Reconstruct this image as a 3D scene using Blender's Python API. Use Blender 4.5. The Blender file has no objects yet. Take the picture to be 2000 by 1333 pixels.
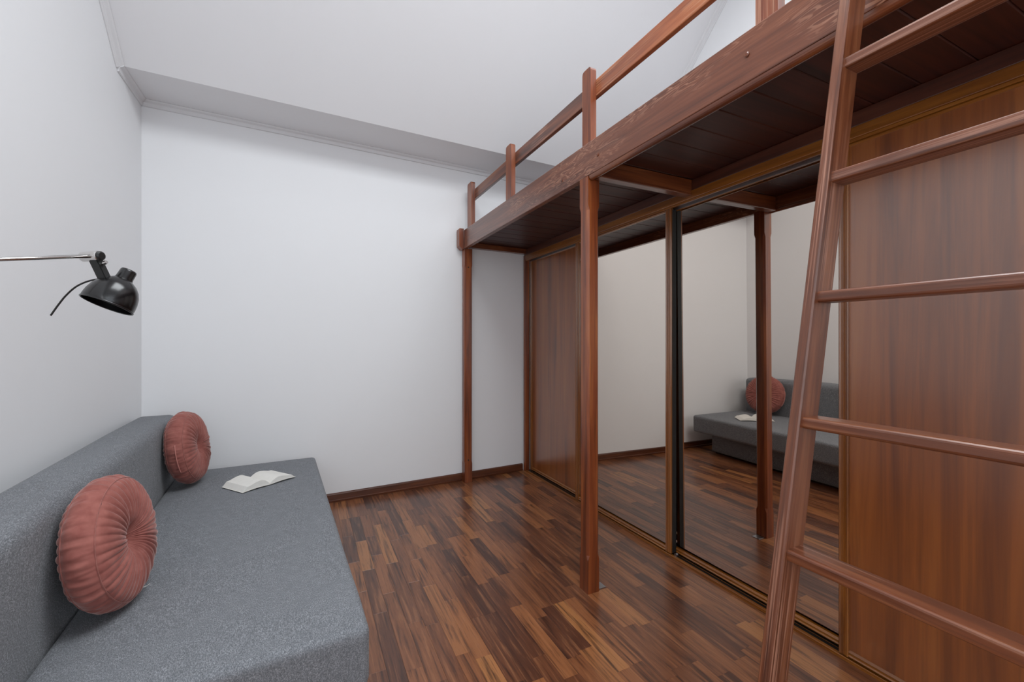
import bpy, bmesh, math, random
from mathutils import Vector, Matrix, noise
R = math.radians
random.seed(7)
sc = bpy.context.scene
COL = sc.collection

# ------------------------------------------------------------------ camera
CAM_H = 1.25
cd = bpy.data.cameras.new('camera'); cam = bpy.data.objects.new('camera', cd); COL.objects.link(cam)
cd.sensor_width = 36.0; cd.lens = 36.0 * 840.0 / 2000.0; cd.clip_start = 0.02
cam.location = (0, 0, CAM_H)
cam.rotation_euler = (R(90), 0, -math.atan(402 / 840.0))
sc.camera = cam

# ------------------------------------------------------------------ world, lights, exposure
w = bpy.data.worlds.new('world'); sc.world = w; w.use_nodes = True
w.node_tree.nodes['Background'].inputs[0].default_value = (0.80, 0.88, 1.0, 1)
w.node_tree.nodes['Background'].inputs[1].default_value = 1.0

def area(name, loc, rot, sx, sy, power, col):
    l = bpy.data.lights.new(name, 'AREA'); l.shape = 'RECTANGLE'; l.size = sx; l.size_y = sy
    l.energy = power; l.color = col
    o = bpy.data.objects.new(name, l); COL.objects.link(o); o.location = loc; o.rotation_euler = rot
    return o
SKY_X, SKY_Y, SKY_W, SKY_D = 1.10, 0.45, 2.2, 1.8          # unseen roof window, added to light the room from above
WIN_X, WIN_Z, WIN_W, WIN_H = 0.90, 1.90, 2.6, 2.2         # unseen rear window, added for fill light
SW_Y, SW_Z, SW_W, SW_H = -0.95, 1.75, 1.3, 1.9             # unseen left-wall window, added to brighten left-facing wood
area('added_roof_light', (SKY_X, SKY_Y, 3.985), (0, 0, 0), SKY_W - .1, SKY_D - .1, 96.0, (0.945, 0.98, 1.0))  # main light, set in the added roof window
area('added_rear_fill', (WIN_X, -1.93, WIN_Z), (R(90), 0, 0), WIN_W - .1, WIN_H - .1, 24.0, (0.925, 0.975, 1.0))  # fill light, set in the added rear window
area('added_side_light', (-0.945, SW_Y, SW_Z), (R(90), 0, R(-90)), SW_W - .1, SW_H - .1, 21.0, (0.95, 0.985, 1.0))  # added light on the left faces of ladder, fascia and posts
sc.view_settings.view_transform = 'Standard'; sc.view_settings.look = 'None'
sc.view_settings.gamma = 1.0; sc.view_settings.use_curve_mapping = False
sc.view_settings.exposure = 0.04

# ------------------------------------------------------------------ room constants
XL, XR = -0.96, 2.89              # left and right wall planes
YF = -2.0                         # wall behind the camera
ZB, ZC = 2.811, 4.0               # low band ceiling, high ceiling
def yb(x): return 3.598 + 0.0600 * x      # back wall plane (not square to the others)
def ye(x): return 3.197 + 0.0470 * x      # where the sloping ceiling starts
def yt(x): return ye(x) - (ZC - ZB)       # where it ends

# ------------------------------------------------------------------ mesh helpers
def wm(o):
    m = o.matrix_parent_inverse @ o.matrix_basis
    return wm(o.parent) @ m if o.parent else o.matrix_basis.copy()
def link(name, me, mat=None, parent=None, world=True):
    o = bpy.data.objects.new(name, me); COL.objects.link(o)
    if mat is not None and len(me.materials) == 0: me.materials.append(mat)
    if parent is not None:
        o.parent = parent
        if world:                      # coordinates given in the scene's own frame
            m = wm(parent)
            o.matrix_parent_inverse = m.inverted()
    return o
def from_bm(name, bm, mat, parent=None, smooth=False, world=True):
    bmesh.ops.recalc_face_normals(bm, faces=bm.faces)
    me = bpy.data.meshes.new(name); bm.to_mesh(me); bm.free()
    if smooth:
        for p in me.polygons: p.use_smooth = True
    return link(name, me, mat, parent, world)
def box_bm(x0, x1, y0, y1, z0, z1, bev=0.0, seg=2, bm=None):
    b = bmesh.new()
    vs = [b.verts.new((x, y, z)) for z in (z0, z1) for y in (y0, y1) for x in (x0, x1)]
    for f in ((0,1,3,2),(4,6,7,5),(0,4,5,1),(2,3,7,6),(0,2,6,4),(1,5,7,3)): b.faces.new([vs[i] for i in f])
    if bev > 0: bmesh.ops.bevel(b, geom=b.edges[:], offset=bev, segments=seg, affect='EDGES', profile=0.5)
    if bm is not None:
        join(bm, b); return bm
    return b
def join(bm, b):
    mp = {v: bm.verts.new(v.co) for v in b.verts}
    for f in b.faces:
        try: bm.faces.new([mp[v] for v in f.verts])
        except ValueError: pass
    b.free()
def box(name, x0, x1, y0, y1, z0, z1, mat, parent=None, bev=0.002, seg=2):
    return from_bm(name, box_bm(x0, x1, y0, y1, z0, z1, bev, seg), mat, parent, smooth=False)
def poly(name, verts, faces, mat, parent=None, world=True, smooth=False):
    me = bpy.data.meshes.new(name); me.from_pydata([tuple(v) for v in verts], [], faces); me.update()
    if smooth:
        for p in me.polygons: p.use_smooth = True
    return link(name, me, mat, parent, world)
def sweep(name, prof, p0, p1, u, v, mat, parent=None, bm=None, smooth=False):
    """prism of a closed 2D profile (a,b)->a*u+b*v from p0 to p1"""
    b = bmesh.new(); p0 = Vector(p0); p1 = Vector(p1); u = Vector(u); v = Vector(v)
    A = [b.verts.new(p0 + u * q[0] + v * q[1]) for q in prof]
    B = [b.verts.new(p1 + u * q[0] + v * q[1]) for q in prof]
    n = len(prof)
    for i in range(n): b.faces.new((A[i], A[(i+1) % n], B[(i+1) % n], B[i]))
    b.faces.new(A); b.faces.new(B[::-1])
    if bm is not None: join(bm, b); return bm
    return from_bm(name, b, mat, parent, smooth)
def tube_bm(pts, rad, seg=12, bm=None, cap=True):
    b = bm if bm is not None else bmesh.new()
    pts = [Vector(p) for p in pts]; rings = []
    t0 = (pts[1] - pts[0]).normalized()
    ref = Vector((0, 0, 1)) if abs(t0.z) < .9 else Vector((1, 0, 0))
    nrm = t0.cross(ref).normalized()
    for i, p in enumerate(pts):
        t = (pts[min(i+1, len(pts)-1)] - pts[max(i-1, 0)]).normalized()
        nrm = (nrm - t * nrm.dot(t)).normalized(); bn = t.cross(nrm)
        r = rad[i] if isinstance(rad, (list, tuple)) else rad
        rings.append([b.verts.new(p + (nrm * math.cos(a) + bn * math.sin(a)) * r) for a in [2*math.pi*k/seg for k in range(seg)]])
    for i in range(len(rings) - 1):
        for k in range(seg): b.faces.new((rings[i][k], rings[i][(k+1) % seg], rings[i+1][(k+1) % seg], rings[i+1][k]))
    if cap: b.faces.new(rings[0][::-1]); b.faces.new(rings[-1])
    return b
def lathe_bm(prof, seg=48):
    """prof: (r,z) list, axis z"""
    b = bmesh.new(); rings = []
    for r, z in prof:
        if r < 1e-6: rings.append([b.verts.new((0, 0, z))])
        else: rings.append([b.verts.new((r*math.cos(2*math.pi*k/seg), r*math.sin(2*math.pi*k/seg), z)) for k in range(seg)])
    for i in range(len(rings) - 1):
        A, B = rings[i], rings[i+1]
        for k in range(seg):
            k2 = (k+1) % seg
            if len(A) == 1 and len(B) == 1: continue
            if len(A) == 1: b.faces.new((A[0], B[k2], B[k]))
            elif len(B) == 1: b.faces.new((A[k], A[k2], B[0]))
            else: b.faces.new((A[k], A[k2], B[k2], B[k]))
    return b
def empty(name, loc, label, cat, group=None, rot=(0, 0, 0)):
    o = bpy.data.objects.new(name, None); COL.objects.link(o); o.location = loc; o.rotation_euler = rot
    o.empty_display_size = .05
    o['label'] = label; o['category'] = cat
    if group: o['group'] = group
    o.matrix_basis = Matrix.Translation(Vector(loc)) @ Matrix.Rotation(rot[2], 4, 'Z') @ Matrix.Rotation(rot[1], 4, 'Y') @ Matrix.Rotation(rot[0], 4, 'X')
    return o
def struct(o): o['kind'] = 'structure'; return o

# ------------------------------------------------------------------ materials
def lin(c):
    return tuple((x/255/12.92 if x/255 <= .04045 else ((x/255+.055)/1.055)**2.4) for x in c) + (1.0,)
class NT:
    def __init__(s, name):
        s.m = bpy.data.materials.new(name); s.m.use_nodes = True; s.t = s.m.node_tree
        s.b = s.t.nodes['Principled BSDF']
    def n(s, typ, **k):
        nd = s.t.nodes.new(typ)
        for a, v in k.items(): setattr(nd, a, v)
        return nd
    def l(s, a, b): s.t.links.new(a, b)
    def ramp(s, fac, stops):
        r = s.n('ShaderNodeValToRGB'); e = r.color_ramp.elements
        while len(e) < len(stops): e.new(0.5)
        for i, (p, c) in enumerate(stops): e[i].position = p; e[i].color = c
        s.l(fac, r.inputs[0]); return r.outputs[0]
    def mix(s, a, b, fac, mode='MIX'):
        m = s.n('ShaderNodeMix', data_type='RGBA', blend_type=mode)
        for sock, v in ((0, fac), (6, a), (7, b)):
            if hasattr(v, 'is_output'): s.l(v, m.inputs[sock])
            else: m.inputs[sock].default_value = v
        return m.outputs[2]
    def noise(s, vec, scale, detail=4, rough=.55, dist=0):
        x = s.n('ShaderNodeTexNoise'); x.inputs['Scale'].default_value = scale; x.inputs['Detail'].default_value = detail
        x.inputs['Roughness'].default_value = rough; x.inputs['Distortion'].default_value = dist
        s.l(vec, x.inputs['Vector']); return x.outputs['Fac']
    def vec(s, scale=(1, 1, 1), kind='Object', rnd=False):
        t = s.n('ShaderNodeTexCoord'); mp = s.n('ShaderNodeMapping'); mp.inputs['Scale'].default_value = scale
        src = t.outputs[kind]
        if rnd:
            oi = s.n('ShaderNodeObjectInfo'); add = s.n('ShaderNodeVectorMath', operation='MULTIPLY_ADD')
            cmb = s.n('ShaderNodeCombineXYZ')
            for i in range(3): s.l(oi.outputs['Random'], cmb.inputs[i])
            s.l(cmb.outputs[0], add.inputs[0]); add.inputs[1].default_value = (7.3, 11.9, 5.1); s.l(src, add.inputs[2]); src = add.outputs[0]
        s.l(src, mp.inputs['Vector']); return mp.outputs[0]
    def bump(s, h, strength, dist=.001):
        b = s.n('ShaderNodeBump'); b.inputs['Strength'].default_value = strength; b.inputs['Distance'].default_value = dist
        s.l(h, b.inputs['Height']); s.l(b.outputs[0], s.b.inputs['Normal'])
    def set(s, **k):
        for a, v in k.items():
            i = s.b.inputs[a.replace('_', ' ')]
            if hasattr(v, 'is_output'): s.l(v, i)
            else: i.default_value = v

def paint(name, c, bump=.12):
    t = NT(name); v = t.vec()
    n1 = t.noise(v, 1.1, 3); n2 = t.noise(v, 160, 3)
    d = tuple(x * .965 for x in lin(c)[:3]) + (1,)
    t.set(Base_Color=t.mix(d, lin(c), n1), Roughness=.62, Specular_IOR_Level=.25)
    t.bump(n2, bump, .0008); return t.m
def wood(name, axis, dark, mid, light, rough=.34, fine=1.0, worn=None, rnd=True, coat=.6, cior=1.5, bump=.15, spec=.5, wornamt=(.56, .66), flame=False, knots=False):
    """stained wood, grain along one axis"""
    t = NT(name)
    sc1 = [26 * fine] * 3; sc1[axis] = 1.3 * fine
    sc2 = [90 * fine] * 3; sc2[axis] = 2.6 * fine
    v1 = t.vec(sc1, rnd=rnd); v2 = t.vec(sc2, rnd=rnd)
    big = t.noise(v1, 1.0, 5, .6, .6); fi = t.noise(v2, 1.0, 4, .6)
    c = t.ramp(big, [(.28, lin(dark)), (.5, lin(mid)), (.74, lin(light))])
    c = t.mix(c, lin(dark), t.ramp(fi, [(.52, (0, 0, 0, 1)), (.72, (.55, .55, .55, 1))]))
    if worn:                                     # paler wood where the stain has worn through
        if flame:                                # flame-like growth rings
            s3 = [1.0] * 3; s3[axis] = .14
            wv = t.n('ShaderNodeTexWave', wave_type='BANDS'); wv.bands_direction = 'Z'
            wv.inputs['Scale'].default_value = 20; wv.inputs['Distortion'].default_value = 16
            wv.inputs['Detail'].default_value = .6; wv.inputs['Detail Scale'].default_value = 3.2
            t.l(t.vec(s3, rnd=rnd), wv.inputs['Vector'])
            lines = t.ramp(wv.outputs['Fac'], [(.66, (0, 0, 0, 1)), (.92, (.62, .62, .62, 1))])
        else:                                    # rubbed streaks along the grain
            s3 = [210.0] * 3; s3[axis] = 2.2
            lines = t.ramp(t.noise(t.vec(s3, rnd=rnd), 1.0, 3, .6), [(.50, (0, 0, 0, 1)), (.64, (1, 1, 1, 1))])
        s4 = [6.0] * 3; s4[axis] = 1.9
        pt = t.noise(t.vec(s4, rnd=rnd), 1.0, 3)
        msk = t.n('ShaderNodeMath', operation='MULTIPLY')
        t.l(lines, msk.inputs[0])
        t.l(t.ramp(pt, [(wornamt[0], (0, 0, 0, 1)), (wornamt[1], (.8, .8, .8, 1))]), msk.inputs[1])
        c = t.mix(c, lin(worn), msk.outputs[0])
    if knots:
        sk = [3.1] * 3; sk[axis] = 1.9
        vo = t.n('ShaderNodeTexVoronoi'); vo.inputs['Scale'].default_value = 1.0; t.l(t.vec(sk, rnd=False), vo.inputs['Vector'])
        wb = t.n('ShaderNodeMath', operation='ADD'); wn = t.n('ShaderNodeMath', operation='MULTIPLY'); wn.inputs[1].default_value = .09
        t.l(t.noise(t.vec((60, 60, 30)), 1.0, 3), wn.inputs[0]); t.l(vo.outputs['Distance'], wb.inputs[0]); t.l(wn.outputs[0], wb.inputs[1])
        c = t.mix(c, lin(dark), t.ramp(wb.outputs[0], [(.055, (.8, .8, .8, 1)), (.085, (.45, .45, .45, 1)), (.16, (0, 0, 0, 1))]))
    t.set(Base_Color=c, Roughness=rough, Coat_Weight=coat, Coat_Roughness=rough*.8, Coat_IOR=cior, Specular_IOR_Level=spec)
    t.bump(fi, bump, .0006); return t.m
def plain(name, c, rough=.5, metal=0.0, spec=.5, coat=0.0):
    t = NT(name); v = t.vec(); n = t.noise(v, 60, 3)
    d = tuple(x * .9 for x in lin(c)[:3]) + (1,)
    t.set(Base_Color=t.mix(d, lin(c), n), Roughness=rough, Metallic=metal, Specular_IOR_Level=spec, Coat_Weight=coat)
    return t.m
M = {}
M['wall'] = paint('white_wall_paint', (241, 242, 244))
M['ceil'] = paint('white_ceiling_paint', (241, 241, 243), .06)
M['trim'] = paint('white_cornice_paint', (230, 230, 232), .04)
RD, RM, RL = (64, 27, 11), (110, 53, 24), (146, 84, 43)
M['red_x'] = wood('red_stained_pine_x', 0, RD, RM, RL)
M['red_y'] = wood('red_stained_pine_y', 1, RD, RM, RL, worn=(196, 140, 112))
M['fascia'] = wood('fascia_pine_y', 1, (74, 35, 19), (112, 60, 36), (138, 82, 54), worn=(196, 142, 114), flame=True, wornamt=(.49, .62))
M['red_z'] = wood('red_stained_pine_z', 2, (76, 32, 12), (126, 60, 26), (164, 94, 47), coat=.3, cior=1.5)
M['worn_y'] = wood('worn_pine_y', 1, (124, 60, 28), (164, 90, 48), (190, 118, 72), worn=(208, 156, 118), wornamt=(.46, .58))
M['worn_z'] = wood('worn_pine_z', 2, (96, 44, 24), (132, 68, 42), (160, 96, 66), worn=(190, 140, 112), wornamt=(.5, .62))
M['ladder_z'] = wood('ladder_pine_z', 2, (66, 31, 15), (108, 57, 31), (142, 88, 56), worn=(190, 138, 114), wornamt=(.42, .60), fine=1.3)
M['ladder_y'] = wood('ladder_pine_y', 1, (66, 31, 15), (110, 58, 32), (144, 90, 58), worn=(190, 138, 114), wornamt=(.46, .64), fine=1.3)
M['beam_y'] = wood('dark_beam_y', 1, (50, 20, 11), (82, 38, 22), (104, 56, 34), rough=.4)
M['board_x'] = wood('dark_floorboard_x', 0, (40, 14, 8), (66, 26, 15), (86, 38, 23), rough=.45, coat=.1)
M['oak_z'] = wood('walnut_laminate_z', 2, (98, 47, 12), (138, 73, 23), (162, 96, 40), rough=.32, fine=.45, rnd=False, bump=.05, coat=1.0, cior=1.95, knots=True)
M['oak_y'] = wood('walnut_foil_y', 1, (100, 52, 12), (134, 78, 22), (154, 96, 36), rough=.3, bump=.05)
M['oakf_z'] = wood('walnut_foil_z', 2, (96, 50, 14), (130, 74, 24), (150, 92, 38), rough=.3, bump=.05)
M['base'] = wood('baseboard_foil_x', 0, (58, 27, 14), (88, 45, 24), (110, 62, 36), rough=.4, bump=.05, coat=.15)
M['dark'] = plain('dark_groove', (16, 13, 12), .6)
M['alu'] = plain('brushed_steel', (176, 178, 182), .35, 1.0)
M['chrome'] = plain('chrome', (214, 212, 210), .16, 1.0)
M['black'] = plain('black_enamel', (14, 14, 16), .22, 0, .6)
M['blackp'] = plain('black_plastic', (18, 18, 19), .45)
M['paper'] = plain('book_paper', (236, 234, 228), .8)
M['cover'] = plain('book_cover', (232, 230, 222), .5)
t = NT('bronze_mirror'); nv = t.noise(t.vec(), 3, 2)
t.set(Base_Color=t.mix((.715, .64, .57, 1), (.725, .65, .58, 1), nv), Metallic=1.0, Roughness=.012); M['mirror'] = t.m
# floor: per-strip tone from the object's own colour, grain along Y
def floor_mat(name, island):
    t = NT(name)
    if island:
        g = t.n('ShaderNodeNewGeometry'); tone = g.outputs['Random Per Island']
    else:
        oi = t.n('ShaderNodeObjectInfo'); sep = t.n('ShaderNodeSeparateColor'); t.l(oi.outputs['Color'], sep.inputs[0]); tone = sep.outputs[0]
    base = t.ramp(tone, [(0, lin((74, 43, 31))), (.22, lin((94, 55, 37))), (.5, lin((124, 75, 47))), (.78, lin((146, 91, 56))), (1, lin((168, 111, 66)))])
    cmb = t.n('ShaderNodeCombineXYZ'); t.l(tone, cmb.inputs[0]); t.l(tone, cmb.inputs[1])
    def v(sx, sy, k):
        tc = t.n('ShaderNodeTexCoord'); ad = t.n('ShaderNodeVectorMath', operation='MULTIPLY_ADD')
        t.l(cmb.outputs[0], ad.inputs[0]); ad.inputs[1].default_value = (k, k * 1.7, 0); t.l(tc.outputs['Object'], ad.inputs[2])
        mp = t.n('ShaderNodeMapping'); mp.inputs['Scale'].default_value = (sx, sy, 1); t.l(ad.outputs[0], mp.inputs['Vector']); return mp.outputs[0]
    n1 = t.noise(v(48, 2.6, 31), 1, 5, .62, .5); n2 = t.noise(v(190, 9, 17), 1, 3, .6)
    c = t.mix(base, lin((52, 28, 21)), t.ramp(n1, [(.50, (0, 0, 0, 1)), (.66, (.85, .85, .85, 1))]))
    c = t.mix(c, lin((172, 116, 78)), t.ramp(n1, [(.30, (.6, .6, .6, 1)), (.46, (0, 0, 0, 1))]))
    c = t.mix(c, lin((48, 26, 20)), t.ramp(n2, [(.55, (0, 0, 0, 1)), (.72, (.5, .5, .5, 1))]))
    t.set(Base_Color=c, Roughness=.3, Specular_IOR_Level=.5, Coat_Weight=.25, Coat_Roughness=.16)
    t.bump(n2, .05, .0004); return t.m
M['floor'] = floor_mat('merbau_laminate', False); M['floor_i'] = floor_mat('merbau_laminate_rest', True)
# grey melange upholstery
t = NT('grey_melange_fabric'); v = t.vec((1, 1, 1)); va = t.vec((1, .35, .6))
f1 = t.noise(va, 520, 3, .7); f2 = t.noise(v, 38, 4, .6); f3 = t.noise(v, 1400, 2, .6)
c = t.ramp(f1, [(.34, lin((84, 86, 90))), (.5, lin((118, 121, 126))), (.68, lin((168, 171, 176)))])
c = t.mix(c, lin((102, 105, 110)), t.ramp(f2, [(.4, (.35, .35, .35, 1)), (.65, (0, 0, 0, 1))]))
t.set(Base_Color=c, Roughness=.95, Specular_IOR_Level=.15, Sheen_Weight=.12, Sheen_Roughness=.5)
t.bump(f3, .35, .0008); M['fabric'] = t.m
# pink velvet
t = NT('dusty_pink_velvet'); v = t.vec(); f2 = t.noise(v, 26, 3, .6); f3 = t.noise(v, 900, 2)
c = t.mix(lin((138, 80, 73)), lin((164, 103, 94)), t.ramp(f2, [(.30, (0, 0, 0, 1)), (.70, (1, 1, 1, 1))]))
t.set(Base_Color=c, Roughness=.75, Specular_IOR_Level=.2, Sheen_Weight=.55, Sheen_Roughness=.35)
t.b.inputs['Sheen Tint'].default_value = (1, .80, .76, 1)
t.bump(f3, .15, .0005); M['velvet'] = t.m
M['zip'] = plain('zip_tape', (196, 128, 118), .6)
M['label'] = plain('white_label', (214, 212, 208), .7)
t = NT('window_glass'); nv = t.noise(t.vec(), 2, 2)
t.set(Base_Color=t.mix((.9, .95, 1, 1), (.93, .97, 1, 1), nv), Roughness=.02, Transmission_Weight=1.0); M['glass'] = t.m

# ------------------------------------------------------------------ room shell
# floor slab with strip parquet
floor = struct(poly('floor', [(XL-.1, YF-.1, -.05), (XR+.1, YF-.1, -.05), (XR+.1, yb(XR)+.1, -.05), (XL-.1, yb(XL)+.1, -.05),
     (XL-.1, YF-.1, -.008), (XR+.1, YF-.1, -.008), (XR+.1, yb(XR)+.1, -.008), (XL-.1, yb(XL)+.1, -.008)],
     [(3,2,1,0),(4,5,6,7),(0,1,5,4),(1,2,6,5),(2,3,7,6),(3,0,4,7)], M['dark']))
SW = 0.065; G = 0.0001
rows = int((XR - XL) / SW) + 1
rest_v, rest_f = [], []
rng = random.Random(21)
def plank_geo(x0, x1, ya0, ya1, yb0, yb1):
    b = .0004
    vs = [(x0+G, ya0+G, -.008), (x1-G, ya1+G, -.008), (x1-G, yb1-G, -.008), (x0+G, yb0-G, -.008),
          (x0+G, ya0+G, -b), (x1-G, ya1+G, -b), (x1-G, yb1-G, -b), (x0+G, yb0-G, -b),
          (x0+G+b, ya0+G+b, 0), (x1-G-b, ya1+G+b, 0), (x1-G-b, yb1-G-b, 0), (x0+G+b, yb0-G-b, 0)]
    fs = [(8,9,10,11)] + [(i, (i+1) % 4, 4+(i+1) % 4, 4+i) for i in range(4)] + [(4+i, 4+(i+1) % 4, 8+(i+1) % 4, 8+i) for i in range(4)]
    return vs, fs
nplank = 0
for r in range(rows):
    x0 = XL + r * SW; x1 = min(x0 + SW, XR)
    if x1 - x0 < .01: continue
    y = YF + rng.uniform(-.3, 0.0)
    while True:
        L = rng.choice((.26, .31, .36, .42, .47, .55)) * rng.uniform(.95, 1.05)
        y1 = y + L; last = False
        a0 = max(y, YF); e0 = e1 = y1
        if y1 > min(yb(x0), yb(x1)) - .12: e0, e1, last = yb(x0) - .002, yb(x1) - .002, True
        if y1 > YF + .03:
            vs, fs = plank_geo(x0, x1, a0, a0, e0, e1)
            yc = (a0 + e0) / 2
            if x1 > -0.02 and x0 < 1.90 and e0 > 0.62:
                cx, cy = x0, a0
                me = bpy.data.meshes.new('plank'); me.from_pydata([(p[0]-cx, p[1]-cy, p[2]) for p in vs], [], fs); me.materials.append(M['floor'])
                o = link('plank', me, None, floor); o.location = (cx, cy, 0)
                tone = min(1, max(0, rng.gauss(.5, .24))); o.color = (tone, tone, tone, 1); nplank += 1
            else:
                k = len(rest_v); rest_v += vs; rest_f += [tuple(i + k for i in f) for f in fs]
        if last: break
        y = y1
o = poly('plank', rest_v, rest_f, M['floor_i'], floor); o['kind'] = 'stuff'
print('planks', nplank)

T = .12
def slab(name, a, b, z0, z1, off):
    """wall between plan points a and b, thickened outwards by off"""
    v = [(a[0], a[1], z0), (b[0], b[1], z0), (b[0]+off[0], b[1]+off[1], z0), (a[0]+off[0], a[1]+off[1], z0)]
    v += [(p[0], p[1], z1) for p in v]
    return struct(poly(name, v, [(0,1,2,3),(7,6,5,4),(0,4,5,1),(1,5,6,2),(2,6,7,3),(3,7,4,0)], M['wall']))
slab('wall_back', (XL, yb(XL)), (XR, yb(XR)), -.05, ZC + .1, (0, T))
slab('wall_right', (XR, YF), (XR, yb(XR) + T), -.05, ZC + .1, (T, 0))
# wall behind the camera, opening for the added rear window
bm = bmesh.new()
wx0, wx1, wz0, wz1 = WIN_X - WIN_W/2, WIN_X + WIN_W/2, WIN_Z - WIN_H/2, WIN_Z + WIN_H/2
for q in ((XL, wx0, -.05, ZC+.1), (wx1, XR, -.05, ZC+.1), (wx0, wx1, -.05, wz0), (wx0, wx1, wz1, ZC+.1)):
    box_bm(q[0], q[1], YF - T, YF, q[2], q[3], 0, bm=bm)
struct(from_bm('wall_front', bm, M['wall']))
# left wall, opening behind the camera for the added side window
bm = bmesh.new()
vy0, vy1, vz0, vz1 = SW_Y - SW_W/2, SW_Y + SW_W/2, SW_Z - SW_H/2, SW_Z + SW_H/2
for q in ((YF, vy0, -.05, ZC+.1), (vy1, yb(XL) + T, -.05, ZC+.1), (vy0, vy1, -.05, vz0), (vy0, vy1, vz1, ZC+.1)):
    box_bm(XL - T, XL, q[0], q[1], q[2], q[3], 0, bm=bm)
struct(from_bm('wall_left', bm, M['wall']))
bm = bmesh.new(); f = .05
for q in ((vy0, vy0+f, vz0, vz1), (vy1-f, vy1, vz0, vz1), (vy0+f, vy1-f, vz0, vz0+f), (vy0+f, vy1-f, vz1-f, vz1), (SW_Y-.025, SW_Y+.025, vz0+f, vz1-f)):
    box_bm(XL - .08, XL - .01, q[0], q[1], q[2], q[3], .003, bm=bm)
o = struct(from_bm('added_side_window', bm, M['trim']))  # frame around the added side light, never in view
box('pane', XL-.05, XL-.044, vy0+f, SW_Y-.025, vz0+f, vz1-f, M['glass'], o, 0)
box('pane', XL-.05, XL-.044, SW_Y+.025, vy1-f, vz0+f, vz1-f, M['glass'], o, 0)
def window(name, horiz):
    bm = bmesh.new(); f = .05
    if horiz:
        x0, x1, y0, y1 = SKY_X - SKY_W/2, SKY_X + SKY_W/2, SKY_Y - SKY_D/2, SKY_Y + SKY_D/2
        for q in ((x0, x0+f, y0, y1), (x1-f, x1, y0, y1), (x0+f, x1-f, y0, y0+f), (x0+f, x1-f, y1-f, y1)):
            box_bm(q[0], q[1], q[2], q[3], ZC, ZC + .08, .003, bm=bm)
        o = struct(from_bm(name, bm, M['trim']))
        box('pane', x0+f, x1-f, y0+f, y1-f, ZC+.04, ZC+.046, M['glass'], o, 0)
    else:
        for q in ((wx0, wx0+f, wz0, wz1), (wx1-f, wx1, wz0, wz1), (wx0+f, wx1-f, wz0, wz0+f), (wx0+f, wx1-f, wz1-f, wz1), (WIN_X-.025, WIN_X+.025, wz0+f, wz1-f)):
            box_bm(q[0], q[1], YF - .08, YF - .01, q[2], q[3], .003, bm=bm)
        o = struct(from_bm(name, bm, M['trim']))
        box('pane', wx0+f, WIN_X-.025, YF-.05, YF-.044, wz0+f, wz1-f, M['glass'], o, 0)
        box('pane', WIN_X+.025, wx1-f, YF-.05, YF-.044, wz0+f, wz1-f, M['glass'], o, 0)
window('added_roof_window', True); window('added_rear_window', False)  # frames for the added roof and rear lights, both out of view
# ceiling: low band, slope, high part with the opening for the added roof window
bm = bmesh.new()
def quad(bm, pts): bm.faces.new([bm.verts.new(p) for p in pts])
def prism4(bm, pts, off):
    A = [bm.verts.new(p) for p in pts]; B = [bm.verts.new(Vector(p) + Vector(off)) for p in pts]
    bm.faces.new(A); bm.faces.new(B[::-1])
    for i in range(4): bm.faces.new((A[i], B[i], B[(i+1) % 4], A[(i+1) % 4]))
prism4(bm, [(XL, yb(XL), ZB), (XR, yb(XR), ZB), (XR, ye(XR), ZB), (XL, ye(XL), ZB)], (0, 0, .1))
prism4(bm, [(XL, ye(XL), ZB), (XR, ye(XR), ZB), (XR, yt(XR), ZC), (XL, yt(XL), ZC)], (0, .07, .07))
sx0, sx1, sy0, sy1 = SKY_X - SKY_W/2, SKY_X + SKY_W/2, SKY_Y - SKY_D/2, SKY_Y + SKY_D/2
for pts in ([(XL, yt(XL)), (sx0, yt(sx0)), (sx0, YF), (XL, YF)], [(sx1, yt(sx1)), (XR, yt(XR)), (XR, YF), (sx1, YF)],
            [(sx0, yt(sx0)), (sx1, yt(sx1)), (sx1, sy1), (sx0, sy1)], [(sx0, sy0), (sx1, sy0), (sx1, YF), (sx0, YF)]):
    prism4(bm, [(p[0], p[1], ZC) for p in pts], (0, 0, .1))
struct(from_bm('ceiling', bm, M['ceil']))
# cornices: a small stepped moulding. profile a = down the wall, b = out along the ceiling
CP = [(0, 0), (0, .030), (.004, .030), (.010, .024), (.016, .012), (.022, .010), (.038, .009), (.041, .004), (.041, 0)]
e = .0005
dirb = Vector((XR - XL, yb(XR) - yb(XL), 0)).normalized(); nb = Vector((dirb.y, -dirb.x, 0))
struct(sweep('trim_1', CP, Vector((XL, yb(XL), ZB - e)) + nb*e, Vector((XR, yb(XR), ZB - e)) + nb*e, (0, 0, -1), nb, M['trim']))
struct(sweep('trim_2', CP, (XL+e, yb(XL), ZB - e), (XL+e, ye(XL) - .01, ZB - e), (0, 0, -1), (1, 0, 0), M['trim']))
sl = Vector((0, -1, 1)).normalized(); dn = Vector((0, -1, -1)).normalized()
struct(sweep('trim_3', CP, (XL+e, ye(XL), ZB - e), (XL+e, yt(XL), ZC - e), dn, (1, 0, 0), M['trim']))
struct(sweep('trim_4', CP, (XR-e, ye(XR), ZB - e), (XR-e, yt(XR), ZC - e), dn, (-1, 0, 0), M['trim']))
# baseboards (profile: a up, b out of the wall)
BP = [(0, 0), (0, .016), (.014, .018), (.018, .013), (.058, .012), (.064, .009), (.068, .003), (.068, 0)]
struct(sweep('baseboard_back', BP, Vector((XL, yb(XL), .0005)) + nb*e, Vector((1.885, yb(1.885), .0005)) + nb*e, (0, 0, 1), nb, M['base']))
struct(sweep('baseboard_left', BP, (XL+e, yb(XL) - .02, .0005), (XL+e, YF + .01, .0005), (0, 0, 1), (1, 0, 0), M['base']))

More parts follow.
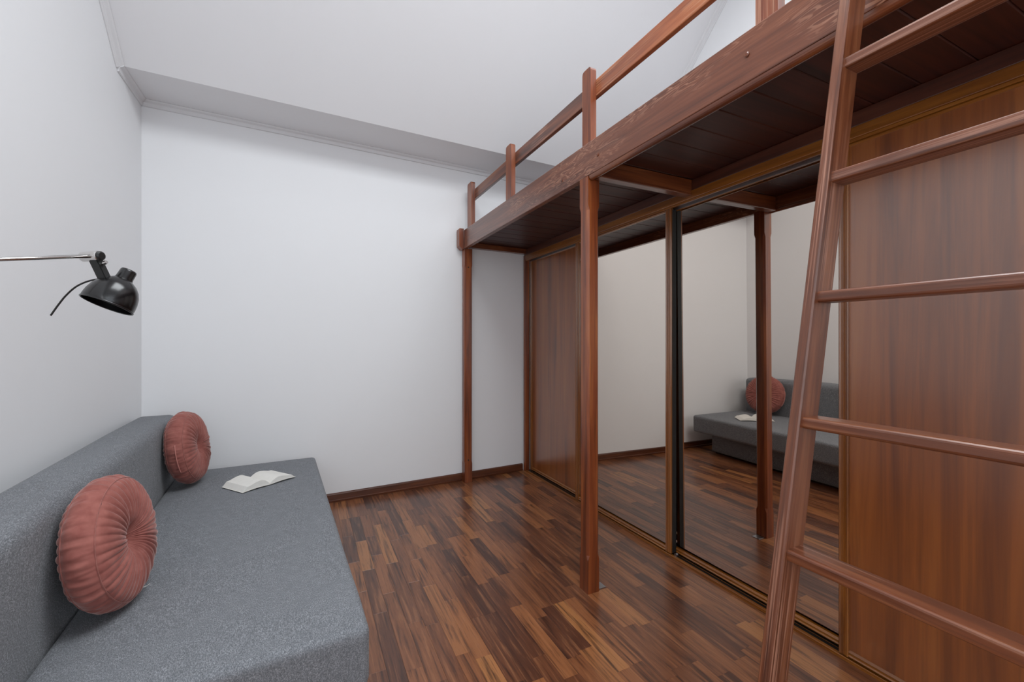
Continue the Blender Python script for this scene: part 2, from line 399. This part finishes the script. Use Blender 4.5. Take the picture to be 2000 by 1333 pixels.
# ------------------------------------------------------------------ wardrobe with sliding doors
WY0, WY1 = 0.03, 3.698
ward = empty('sliding_wardrobe', (2.0, 1.87, 0), 'built-in brown wardrobe with wooden and mirrored sliding doors under the loft', 'wardrobe')
def wbox(name, *a, parent=ward, **k): return box(name, *a, parent=parent, **k)
box('jamb', 1.893, 1.938, WY1-.036, WY1, .0005, 2.072, M['red_z'], ward, .002)
box('jamb', 1.893, 2.02, WY0-.03, WY0+.002, .0005, 2.072, M['oakf_z'], ward, .002)
box('side_panel', 2.02, XR-.003, WY0-.02, WY0, .0005, 2.08, M['oak_z'], ward, .001)
box('side_panel', 2.02, XR-.003, WY1-.02, WY1, .0005, 2.08, M['oak_z'], ward, .001)
box('back_panel', XR-.02, XR-.003, WY0, WY1-.02, .0005, 2.08, M['oak_z'], ward, .001)
# tracks
y0, y1 = WY0+.002, WY1-.036
tr = from_bm('bottom_track', box_bm(1.898, 2.000, y0, y1, .0006, .0050, 0), M['oak_y'], ward)
for a, b, h in ((1.898, 1.9025, .0135), (1.9035, 1.9075, .0105), (1.9080, 1.9225, .0085), (1.986, 2.000, .012)):
    box('track_lip', a, b, y0, y1, .0050, h, M['oak_y'], tr, .001, 1)
box('track_channel', 1.9227, 1.9440, y0, y1, .0050, .0058, M['dark'], tr, 0)
box('track_channel', 1.9498, 1.9855, y0, y1, .0050, .0058, M['dark'], tr, 0)
tt = box('top_track', 1.893, 2.004, y0, y1, 2.028, 2.072, M['oak_y'], ward, .003)
box('track_lip', 1.898, 1.904, y0, y1, 2.017, 2.028, M['oak_y'], tt, .001, 1)
box('track_lip', 1.9405, 1.9465, y0, y1, 2.012, 2.028, M['alu'], tt, .001, 1)
box('track_lip', 1.986, 2.000, y0, y1, 2.012, 2.028, M['dark'], tt, .001, 1)
def stile_prof(wd):   # ribbed handle profile, (along Y, out towards the room)
    return [(0, 0), (0, .020), (.004, .023), (.008, .019), (wd*.42, .018), (wd*.5, .022), (wd*.58, .018), (wd-.008, .019), (wd-.004, .023), (wd, .020), (wd, 0)]
def door(name, ya, yb_, xf, mirror, lab, wl=.034):
    """xf: panel face; ya<yb_"""
    d = bpy.data.objects.new(name, None); COL.objects.link(d); d.parent = ward
    d.matrix_parent_inverse = ward.matrix_basis.inverted(); d.location = (xf, (ya+yb_)/2, .02); d.matrix_basis = Matrix.Translation((xf, (ya+yb_)/2, .02))
    d['label'] = lab
    def ch(o):
        o.parent = d; o.matrix_parent_inverse = (Matrix.Translation((xf, (ya+yb_)/2, .02))).inverted(); return o
    z0, z1 = .016, 2.020
    xb = xf + .012
    for s in (0, 1):
        p = ya if s == 0 else yb_ - wl
        ch(sweep('stile', stile_prof(wl), (xb, p, z0), (xb, p, z1), (0, 1, 0), (-1, 0, 0), M['oakf_z'], None))
    rp = [(0, 0), (0, .018), (.005, .021), (.009, .017), (.016, .017), (.020, .0205), (.024, .016), (.027, .013), (.027, 0)]
    ch(sweep('rail', rp, (xb, ya+wl, z0), (xb, yb_-wl, z0), (0, 0, 1), (-1, 0, 0), M['oak_y'], None))
    ch(sweep('rail', [(0, 0), (0, .017), (.006, .019), (.013, .014), (.013, 0)], (xb, ya+wl, z1), (xb, yb_-wl, z1), (0, 0, -1), (-1, 0, 0), M['oak_y'], None))
    if mirror:
        pn = box('mirror_pane', -.002, .002, -(yb_-ya)/2+wl*.7, (yb_-ya)/2-wl*.7, -1.0+.03, 1.0-.005, M['mirror'], None, 0)
        pn.matrix_basis = Matrix.Translation((xf+.004, (ya+yb_)/2, 1.025)) @ Matrix.Rotation(mirror[0], 4, 'Z') @ Matrix.Rotation(mirror[1], 4, 'Y')
        ch(pn); pn['label'] = 'bronze tinted mirror'
    else:
        ch(box('panel', xf, xf+.010, ya+wl*.7, yb_-wl*.7, z0+.02, z1-.008, M['oak_z'], None, .0005, 1))
    if name == 'door' and ya < 1.5:
        pass
    return d
door('door', 2.795, 3.660, 1.955, None, 'plain wooden sliding door in the far corner')
door('door', 1.852, 2.828, 1.914, (0.0, 0.0), 'mirrored sliding door with wooden handle stile', .040)
door('door', 0.905, 2.000, 1.953, (-.004, -.006), 'mirrored sliding door set back behind its neighbours')
door('door', WY0+.003, 0.980, 1.914, None, 'wooden sliding door behind the ladder')
box('dark_edge_strip', 1.9165, 1.9485, 1.8495, 1.8518, .018, 2.015, M['dark'], ward, .001, 1)  # dark strip added so the stile edge looks black in the mirror
for (yy, xx) in ((1.828, 1.925), (1.00, 1.966)):
    b = tube_bm([(xx-.006, yy, .0165), (xx+.006, yy, .0165)], .010, 12); from_bm('roller', b, M['alu'], ward)

# ------------------------------------------------------------------ loft (mezzanine)
loft = empty('loft_platform', (1.285, 1.787, 0), 'raised loft platform of dark red stained pine with posts and railing', 'loft')
FX = 1.25; FZ0, FZ1 = 2.064, 2.226
LY0 = -1.20
box('fascia_board', FX, FX+.036, LY0, 3.592, FZ0, FZ1, M['fascia'], loft, .004, 2)
# half-round moulding below the fascia on the ladder side
hr = [(0, -.017)] + [(.021*math.sin(a), -.017*math.cos(a)) for a in [math.pi*k/10 for k in range(1, 10)]] + [(0, .017)]
sweep('moulding', hr, (FX+.020, LY0, FZ0-.0005), (FX+.020, 1.742, FZ0-.0005), (0, 0, -1), (1, 0, 0), M['red_y'], loft, smooth=False)
def post(x, y, s, z1, head):
    """square post, chamfered between stops"""
    c = .011
    b = bmesh.new(); zs = [(.0005, 0), (.165, 0), (.188, c), (z1-.165, c), (z1-.142, 0), (z1, 0)]
    rings = []
    for z, cc in zs:
        cc = max(cc, .002)
        pts = [(x+cc, y), (x+s-cc, y), (x+s, y+cc), (x+s, y+s-cc), (x+s-cc, y+s), (x+cc, y+s), (x, y+s-cc), (x, y+cc)]
        rings.append([b.verts.new((p[0], p[1], z)) for p in pts])
    for i in range(len(rings)-1):
        for k in range(8): b.faces.new((rings[i][k], rings[i][(k+1) % 8], rings[i+1][(k+1) % 8], rings[i+1][k]))
    b.faces.new(rings[0][::-1]); b.faces.new(rings[-1])
    o = from_bm('support_post', b, M['red_z'], loft)
    return o
post(1.250, 1.748, .070, FZ0-.001, False)
p1 = post(1.256, 3.585, .070, FZ0-.001, True)
b = bmesh.new()      # head block that takes the end of the fascia
prf = [(1.206, 2.085), (1.206, 2.232), (1.211, 2.237), (1.249, 2.237), (1.249, 2.057), (1.232, 2.057)]
A = [b.verts.new((q[0], 3.588, q[1])) for q in prf]; B = [b.verts.new((q[0], 3.655, q[1])) for q in prf]
for i in range(6): b.faces.new((A[i], A[(i+1) % 6], B[(i+1) % 6], B[i]))
b.faces.new(A); b.faces.new(B[::-1]); from_bm('post_head', b, M['red_z'], loft)
post(1.250, -1.15, .070, FZ0-.001, False)
for z in (.20, 1.90):
    b = tube_bm([(1.290, 3.5865, z), (1.290, 3.582, z)], .006, 10); from_bm('screw_plug', b, M['dark'], loft)
for yy, zz in ((1.668, 2.135), (1.985, 2.120), (0.9, 2.15)):      # bolt heads in the fascia
    b = tube_bm([(FX+.002, yy, zz), (FX-.003, yy, zz), (FX-.005, yy, zz)], [.008, .008, .005], 12); from_bm('bolt', b, M['red_x'], loft)
box('foot_plate', 1.3205, 1.372, 1.762, 1.812, .0006, .0035, M['alu'], loft, .0008, 1)
# beams under the deck
DZ = 2.132
box('ledger_beam', 1.900, 1.985, LY0, 3.70, 2.0735, DZ-.001, M['beam_y'], loft, .003)
bm = bmesh.new(); xa, xb = 1.327, 1.899
dx = lambda x, o: yb(x) - o
poly('wall_beam', [(xa, dx(xa,.055), 2.086), (xb, dx(xb,.055), 2.086), (xb, dx(xb,.003), 2.086), (xa, dx(xa,.003), 2.086),
                   (xa, dx(xa,.055), DZ-.001), (xb, dx(xb,.055), DZ-.001), (xb, dx(xb,.003), DZ-.001), (xa, dx(xa,.003), DZ-.001)],
     [(3,2,1,0),(4,5,6,7),(0,1,5,4),(1,2,6,5),(2,3,7,6),(3,0,4,7)], M['red_x'], loft); bm.free()
for yy in (1.694, -0.25):
    box('joist', FX+.037, 1.899, yy, yy+.050, 2.047, DZ-.001, M['red_x'], loft, .003)
# deck boards, tongue and groove, across the loft
BW = .1375; y = LY0; k = 0
proto = None
while y < 3.70:
    yend = min(y + BW, 3.70)
    if yend - y > .02:
        full = yend >= y + BW - 1e-6
        if full and proto is not None:
            o = proto.copy(); COL.objects.link(o); o.location = (0, y, 0)
        else:
            wd = yend - y
            lim = wd
            b = bmesh.new()
            pr = [(.004, 0), (wd-.004, 0), (wd-.0004, .0036), (wd-.0004, .022), (.0004, .022), (.0004, .0036)]
            A = [b.verts.new((FX+.037, q[0], DZ+q[1])) for q in pr]; B = [b.verts.new((XR-.003, q[0], DZ+q[1])) for q in pr]
            for i in range(6): b.faces.new((A[i], A[(i+1) % 6], B[(i+1) % 6], B[i]))
            b.faces.new(A); b.faces.new(B[::-1])
            o = from_bm('deck_board', b, M['board_x'], loft); o.location = (0, y, 0)
            if full: proto = o
    y += BW
# railing
RX = FX + .0365
for ya, wd, mat in ((3.500, .100, 'red_z'), (2.705, .085, 'red_z'), (1.775, .072, 'red_z'), (0.826, .072, 'worn_z'), (-.12, .072, 'worn_z')):
    b = bmesh.new(); zt = 2.632; rr = .016; x0, x1 = RX, RX + .034
    prf = [(ya, FZ0+.069), (ya, zt-rr)] + [(ya+rr-rr*math.cos(a), zt-rr+rr*math.sin(a)) for a in (R(30), R(60), R(90))] + \
          [(ya+wd-rr+rr*math.sin(a), zt-rr+rr*math.cos(a)) for a in (0, R(30), R(60), R(90))] + [(ya+wd, FZ0+.069)]
    prf[1] = (ya, zt-rr)
    A = [b.verts.new((x0, q[0], q[1])) for q in prf]; B = [b.verts.new((x1, q[0], q[1])) for q in prf]
    n = len(prf)
    for i in range(n): b.faces.new((A[i], A[(i+1) % n], B[(i+1) % n], B[i]))
    b.faces.new(A); b.faces.new(B[::-1])
    bmesh.ops.remove_doubles(b, verts=b.verts, dist=1e-5)
    from_bm('railing_post', b, M[mat], loft)
GX = RX + .0345
box('handrail', GX, GX+.026, 1.812, 3.63, 2.488, 2.574, M['red_y'], loft, .004)
box('handrail', GX, GX+.026, -.10, 1.810, 2.488, 2.574, M['worn_y'], loft, .004)

# ------------------------------------------------------------------ ladder
LAD_Y = .562
lad = empty('loft_ladder', (.79, .37, 0), 'reddish wooden ladder leaning against the loft edge in front of the wooden door', 'ladder')
fr = lambda z: .7365 + .1955 * z
LD = .068
def stile(y0):
    b = bmesh.new(); c = .003; rings = []
    for z in (.0006, 2.50):
        f = fr(z); y1 = y0 + .0235
        pts = [(f+c, y0), (f+LD-c, y0), (f+LD, y0+c), (f+LD, y1-c), (f+LD-c, y1), (f+c, y1), (f, y1-c), (f, y0+c)]
        rings.append([b.verts.new((p[0], p[1], z)) for p in pts])
    for k in range(8): b.faces.new((rings[0][k], rings[0][(k+1) % 8], rings[1][(k+1) % 8], rings[1][k]))
    b.faces.new(rings[0][::-1]); b.faces.new(rings[1])
    rot = Matrix.Translation((fr(0), y0, 0)) @ Matrix.Rotation(math.atan(.1955), 4, 'Y')   # own axis along the stile, so the grain follows it
    b.transform(rot.inverted())
    o = from_bm('stile', b, M['ladder_z'], lad); o.matrix_basis = rot
    return o
stile(LAD_Y); stile(LAD_Y - .44)
for i in range(-2, 6):
    zt = .8145 + .2724 * i; zb_ = zt - .0245; f = fr(zt) + .009; dp = .056; rr = .006
    prf = []
    for (cx, cz, a0) in ((f+rr, zb_+rr, 180), (f+dp-rr, zb_+rr, 270), (f+dp-rr, zt-rr, 0), (f+rr, zt-rr, 90)):
        for a in (0, 30, 60, 90): prf.append((cx + rr*math.cos(R(a0+a)), cz + rr*math.sin(R(a0+a))))
    sweep('rung', prf, (0, LAD_Y + .003, 0), (0, LAD_Y - .44 + .0205, 0), (1, 0, 0), (0, 0, 1), M['ladder_y'], lad)

# ------------------------------------------------------------------ sofa
SA = R(3.0)
SO = (0.060, 3.462, 0)
# local frame: +x out of the wall side towards the room, -y along the sofa towards the camera
sofa = empty('sofa_bed', SO, 'low grey upholstered sofa bed with a straight backrest along the wall', 'sofa', rot=(0, 0, SA))
def rbox(name, x0, x1, y0, y1, z0, z1, r, mat, parent, seg=5, sag=0.0, cuts=10):
    b = bmesh.new()
    vs = [b.verts.new((x, y, z)) for z in (z0, z1) for y in (y0, y1) for x in (x0, x1)]
    for f in ((0,1,3,2),(4,6,7,5),(0,4,5,1),(2,3,7,6),(0,2,6,4),(1,5,7,3)): b.faces.new([vs[i] for i in f])
    bmesh.ops.bevel(b, geom=b.edges[:], offset=r, segments=seg, affect='EDGES', profile=.5)
    bmesh.ops.subdivide_edges(b, edges=[e_ for e_ in b.edges if e_.calc_length() > .12], cuts=cuts, use_grid_fill=True)
    for v in b.verts:
        u = (v.co.x-x0)/(x1-x0); q = (v.co.y-y0)/(y1-y0); h = (v.co.z-z0)/(z1-z0)
        puff = (u*(1-u)*4) * (q*(1-q)*4)
        if h > .7: v.co.z += sag * puff
        d = noise.noise(v.co * 2.3) * .004
        v.co += Vector((d * .6, 0, d if h > .5 else 0))
    o = from_bm(name, b, mat, parent, smooth=True, world=False)
    return o
SLEN = 2.135
rbox('seat', -.800, 0.0, -SLEN, 0, .222, .405, .024, M['fabric'], sofa, 5, .006)
rbox('backrest', -1.012, -.802, -SLEN, 0, .250, .785, .042, M['fabric'], sofa, 6, .008)
rbox('base', -.985, -.14, -SLEN+.13, -.13, .018, .2215, .012, M['fabric'], sofa, 2, 0, 4)
for fx in (-.93, -.20):
    for fy in (-SLEN+.18, -.18):
        b = box_bm(fx-.025, fx+.025, fy-.025, fy+.025, .0006, .0185, .002); from_bm('foot', b, M['blackp'], sofa, world=False)

# ------------------------------------------------------------------ round pleated cushions
def cushion(name, loc, rot, label, Rr, Th, seed, zip_=False, tag=False):
    """local: disc axis = +x (front face towards +x)"""
    c = empty(name, loc, label, 'cushion', 'round pleated pink cushions on the sofa')
    c.matrix_basis = Matrix.Translation(Vector(loc)) @ rot
    rg = random.Random(seed); NA = 352; NP = 44
    ph = [rg.uniform(-.35, .35) for _ in range(NP)]; am = [rg.uniform(.55, 1.25) for _ in range(NP)]
    def pleat(th, sw):
        q = (th / (2*math.pi) * NP + sw) % NP; i = int(q) % NP; f = q - int(q)
        s = abs(math.sin(math.pi * (f)))          # puffs with sharp valleys
        return (s ** .6) * am[i]
    gw = Th * .5                                      # gusset width
    def face(sgn, nm):
        b = bmesh.new(); rings = []; NR = 34
        for j in range(NR + 1):
            u = j / NR; r = Rr * (u ** .85)
            if j == 0: rings.append([b.verts.new((sgn * (gw/2 - .004), 0, 0))]); continue
            ring = []
            for k in range(NA):
                th = 2*math.pi*k/NA
                dome = (Th - gw)/2 * (1 - u**2.6) ** .62 if u < 1 else 0
                dim = -.040 * math.exp(-(r/.040)**2) - .018 * math.exp(-(r/.085)**2)
                pa = .0115 * min(1, u*2.2) * (1 - .55*u)
                pl = (pleat(th, .35*math.sin(u*2.0)) - .75) * pa
                wr = noise.noise(Vector((math.cos(th)*3*u, math.sin(th)*3*u, seed))) * .006
                lob = 1 + .012*noise.noise(Vector((math.cos(th)*1.3, math.sin(th)*1.3, seed+5)))
                x = sgn * (gw/2 + dome + dim + pl + wr*(1-u))
                rr = r * lob
                ring.append(b.verts.new((x, rr*math.cos(th), rr*math.sin(th))))
            rings.append(ring)
        for j in range(NR):
            A, B = rings[j], rings[j+1]
            for k in range(NA):
                k2 = (k+1) % NA
                if len(A) == 1: b.faces.new((A[0], B[k], B[k2]))
                else: b.faces.new((A[k], A[k2], B[k2], B[k]))
        return from_bm(nm, b, M['velvet'], c, smooth=True, world=False)
    face(1, 'front_panel'); face(-1, 'rear_panel')
    b = bmesh.new(); rings = []; NG = 10
    for j in range(NG + 1):
        s = j / NG; ring = []
        for k in range(NA):
            th = 2*math.pi*k/NA
            lob = 1 + .012*noise.noise(Vector((math.cos(th)*1.3, math.sin(th)*1.3, seed+5)))
            bul = .016 * math.sin(math.pi*s)**.7
            wr = (noise.noise(Vector((math.cos(th)*11, math.sin(th)*11, s*.9 + seed))) * .0065 + noise.noise(Vector((math.cos(th)*27, math.sin(th)*27, s*1.3 + seed))) * .003) * (.35+.65*math.sin(math.pi*s))
            rr = Rr*lob + bul + wr
            ring.append(b.verts.new((gw*(.5 - s), rr*math.cos(th), rr*math.sin(th))))
        rings.append(ring)
    for j in range(NG):
        for k in range(NA):
            k2 = (k+1) % NA; b.faces.new((rings[j][k], rings[j+1][k], rings[j+1][k2], rings[j][k2]))
    from_bm('side_band', b, M['velvet'], c, smooth=True, world=False)
    for sg in (1, -1):
        pts = [(sg*gw/2, (Rr*(1+.012*noise.noise(Vector((math.cos(a)*1.3, math.sin(a)*1.3, seed+5))))+.001)*math.cos(a), (Rr*(1+.012*noise.noise(Vector((math.cos(a)*1.3, math.sin(a)*1.3, seed+5))))+.001)*math.sin(a)) for a in [2*math.pi*k/96 for k in range(97)]]
        from_bm('seam', tube_bm(pts, .0016, 6, cap=False), M['velvet'], c, smooth=True, world=False)
    if zip_:
        pts = [(.010, (Rr+.0185)*math.cos(a), (Rr+.0185)*math.sin(a)) for a in [R(zip_[0]) + R(zip_[1]-zip_[0])*k/16 for k in range(17)]]
        from_bm('zip', tube_bm(pts, .0028, 8), M['zip'], c, smooth=True, world=False)
    if tag:
        a = R(tag); ca, sa = math.cos(a), math.sin(a)
        pts = [(gw/2 + .002, (Rr+.002)*ca, (Rr+.002)*sa), (gw/2+.010, (Rr+.004)*ca + .004, (Rr+.004)*sa), (gw/2+.020, (Rr+.003)*ca + .006, (Rr+.003)*sa+.003)]
        from_bm('tag', tube_bm(pts, .0012, 6), M['label'], c, world=False)
    return c
def crot(yaw, lean, roll=0):
    return Matrix.Rotation(R(yaw), 4, 'Z') @ Matrix.Rotation(-R(lean), 4, 'Y') @ Matrix.Rotation(R(roll), 4, 'X')
cushion('round_cushion', (-.551, 1.770, .619), crot(-4, 8, 20), 'near pink velvet round cushion with pleated front leaning on the backrest', .187, .150, 3, tag=-100)
cushion('round_cushion', (-.622, 3.085, .630), crot(-6, 8, 70), 'far pink velvet round cushion beside the open book', .192, .158, 8, zip_=(95, 140))

# ------------------------------------------------------------------ open paperback
book = empty('open_book', (-.250, 2.945, .4135), 'white paperback book lying open on the sofa seat', 'book', rot=(0, 0, R(36.9)))
# local x = across the spread, y = along the spine
def leaf_curve(s, sgn, th, wdt):
    """cross-section of one half, s 0..1 from spine to fore edge: (x, z top)"""
    return sgn * wdt * s, th
def half(sgn, wdt, hgt, thick, nm):
    b = bmesh.new(); N = 18; A = []; B = []
    def top(s): return .006 + thick * (math.sin(min(1, s*2.2) * math.pi/2) ** .8) * (1 - .35 * max(0, s-.35)) + .010*math.sin(math.pi*min(1, s*1.15))
    def bot(s): return .0022 + .006*math.sin(math.pi*s)*(.6)
    prf = [(sgn*(wdt*s - .010*max(0, s-.7)/.3*0), top(s)) for s in [k/N for k in range(N+1)]]
    ext = .022
    prf2 = [(sgn*(wdt*s + ext*s), bot(s)) for s in [k/N for k in range(N, -1, -1)]]
    pts = prf + prf2
    A = [b.verts.new((p[0], -hgt/2, p[1])) for p in pts]; B = [b.verts.new((p[0], hgt/2, p[1])) for p in pts]
    n = len(pts)
    for i in range(n): b.faces.new((A[i], A[(i+1) % n], B[(i+1) % n], B[i]))
    # side caps as strips
    for S in (A, B):
        for i in range(N): 
            q = (S[i], S[i+1], S[n-2-i], S[n-1-i])
            try: b.faces.new(q)
            except ValueError: pass
    return from_bm(nm, b, M['paper'], book, world=False)
half(-1, .130, .200, .026, 'page_block'); half(1, .138, .200, .018, 'page_block')
b = bmesh.new(); N = 20; 
pts = [(-.158 + .322*k/N, .0008 + .007*math.sin(math.pi*abs(2*k/N - 1)) * .55) for k in range(N+1)]
V = [[b.verts.new((p[0], y_, p[1] + dz)) for p in pts] for y_ in (-.102, .102) for dz in (0, .0010)]
for i in range(N):
    b.faces.new((V[0][i], V[0][i+1], V[2][i+1], V[2][i])); b.faces.new((V[1][i], V[1][i+1], V[3][i+1], V[3][i]))
    b.faces.new((V[0][i], V[1][i], V[1][i+1], V[0][i+1])); b.faces.new((V[2][i], V[3][i], V[3][i+1], V[2][i+1]))
for i in (0, N): b.faces.new((V[0][i], V[1][i], V[3][i], V[2][i]))
from_bm('cover', b, M['cover'], book, world=False)

# ------------------------------------------------------------------ wall lamp
JX = Vector((-.504, 1.516, 1.4775))
lamp = empty('wall_lamp', (XL + .001, 1.300, 1.376), 'black metal reading lamp on a thin steel arm from the left wall', 'lamp')
WP = Vector((XL, 1.300, 1.376))
dirA = (JX - WP).normalized()
from_bm('arm', tube_bm([WP + dirA*.03, WP.lerp(JX, .5), JX - dirA*.012], .0048, 14), M['chrome'], lamp, smooth=True)
b = box_bm(XL+.0008, XL+.020, 1.270, 1.330, 1.326, 1.426, .004); from_bm('wall_plate', b, M['black'], lamp)
b = tube_bm([WP + Vector((.018, 0, -.03)), WP + Vector((.018, 0, .03))], .012, 16); join_ = from_bm('pivot', tube_bm([WP + Vector((.030, 0, -.032)), WP + Vector((.030, 0, .032))], .012, 16), M['chrome'], lamp, smooth=False); b.free()
# swivel clip at the arm's end
ax = Vector((.84, -.54, .03)).normalized()
from_bm('joint', tube_bm([JX - ax*.044, JX - ax*.042, JX + ax*.006, JX + ax*.008], [.0118, .0132, .0132, .0120], 24), M['chrome'], lamp)
from_bm('joint_cap', tube_bm([JX + ax*.0082, JX + ax*.012, JX + ax*.0150], [.0118, .0118, .0085], 24), M['blackp'], lamp)
from_bm('joint_cap', tube_bm([JX - ax*.0442, JX - ax*.047], [.0108, .0090], 24), M['blackp'], lamp)
# shade: lathe about its own axis, opening along +axis
axs = Vector((-.374, -.228, -.934)).normalized()
OC = Vector((-.489, 1.531, 1.347))               # centre of the opening
q = Vector((0, 0, 1)).rotation_difference(-axs).to_matrix().to_4x4()
SM = Matrix.Translation(OC) @ q @ Matrix.Scale(.94, 4)
def place(o): o.parent = lamp; o.matrix_parent_inverse = lamp.matrix_basis.inverted(); o.matrix_basis = SM; return o
prof = [(.0610, .000), (.0620, .002), (.0622, .012), (.0608, .028), (.0565, .046), (.0490, .062), (.0385, .075), (.0275, .083), (.0225, .087),
        (.0205, .094), (.0200, .114), (.0182, .1185), (.0, .1195)]
inner = [(.0, .078), (.026, .077), (.037, .071), (.0475, .0585), (.0550, .0435), (.0590, .0265), (.0604, .011), (.0600, .001)]
shade = place(from_bm('shade', lathe_bm(prof[:9] + [(.0, .0885)], 64), M['black'], None, smooth=True))
def sub(o):
    o.parent = shade; o.matrix_parent_inverse = Matrix.Identity(4); return o
sub(from_bm('inner_face', lathe_bm(inner, 48), M['black'], None, smooth=True))
sub(from_bm('rim', lathe_bm([(.0600, .0010), (.0610, -.0010), (.0632, -.0005), (.0636, .0016), (.0622, .0032)], 64), M['black'], None, smooth=True))
sub(from_bm('socket_cap', lathe_bm([(.0222, .0865)] + prof[9:], 48), M['black'], None, smooth=True))
sub(from_bm('bulb_holder', lathe_bm([(.0, .046), (.013, .047), (.015, .055), (.015, .077)], 24), M['label'], None, smooth=True))
# bracket from joint to shade
BT = Vector((-.5100, 1.5220, 1.4700)); BB = Vector((-.4890, 1.5230, 1.4130))
d = (BB - BT).normalized(); s1 = d.cross(Vector((.55, .83, 0))).normalized(); s2 = d.cross(s1).normalized()
bb = bmesh.new()
prf = [(-.0125, -.009), (.0125, -.009), (.0125, .009), (-.0125, .009)]
join(bb, sweep(None, prf, BT, BB, s1, s2, None, bm=bmesh.new()))
bmesh.ops.bevel(bb, geom=bb.edges[:], offset=.002, segments=2, affect='EDGES')
from_bm('bracket', bb, M['blackp'], lamp)
tp = BT.lerp(BB, .28)
from_bm('thumb_screw', tube_bm([tp + s1*.012, tp + s1*.020, tp + s1*.0202, tp + s1*.027], [.0035, .0035, .0055, .0045], 10), M['chrome'], lamp)
tp = BT.lerp(BB, .86)
from_bm('thumb_screw', tube_bm([tp - s1*.012, tp - s1*.0165, tp - s1*.0166, tp - s1*.021], [.003, .003, .0050, .0050], 10), M['blackp'], lamp)
# cord hanging from the shade, cut short
cp = [Vector((-.500, 1.532, 1.4185)), Vector((-.5129, 1.537, 1.4171)), Vector((-.5356, 1.5423, 1.4095)), Vector((-.5563, 1.5412, 1.3944)),
      Vector((-.5774, 1.5457, 1.3706)), Vector((-.5937, 1.548, 1.3443)), Vector((-.6082, 1.5493, 1.3173))]
fine = []
for i in range(len(cp)-1):
    p0 = cp[max(i-1, 0)]; p1_ = cp[i]; p2 = cp[i+1]; p3 = cp[min(i+2, len(cp)-1)]
    for k in range(8):
        u = k/8; fine.append(.5*((2*p1_) + (p2-p0)*u + (2*p0-5*p1_+4*p2-p3)*u*u + (3*p1_-p0-3*p2+p3)*u**3))
fine.append(cp[-1])
from_bm('cord', tube_bm(fine, .0022, 10), M['blackp'], lamp, smooth=True)
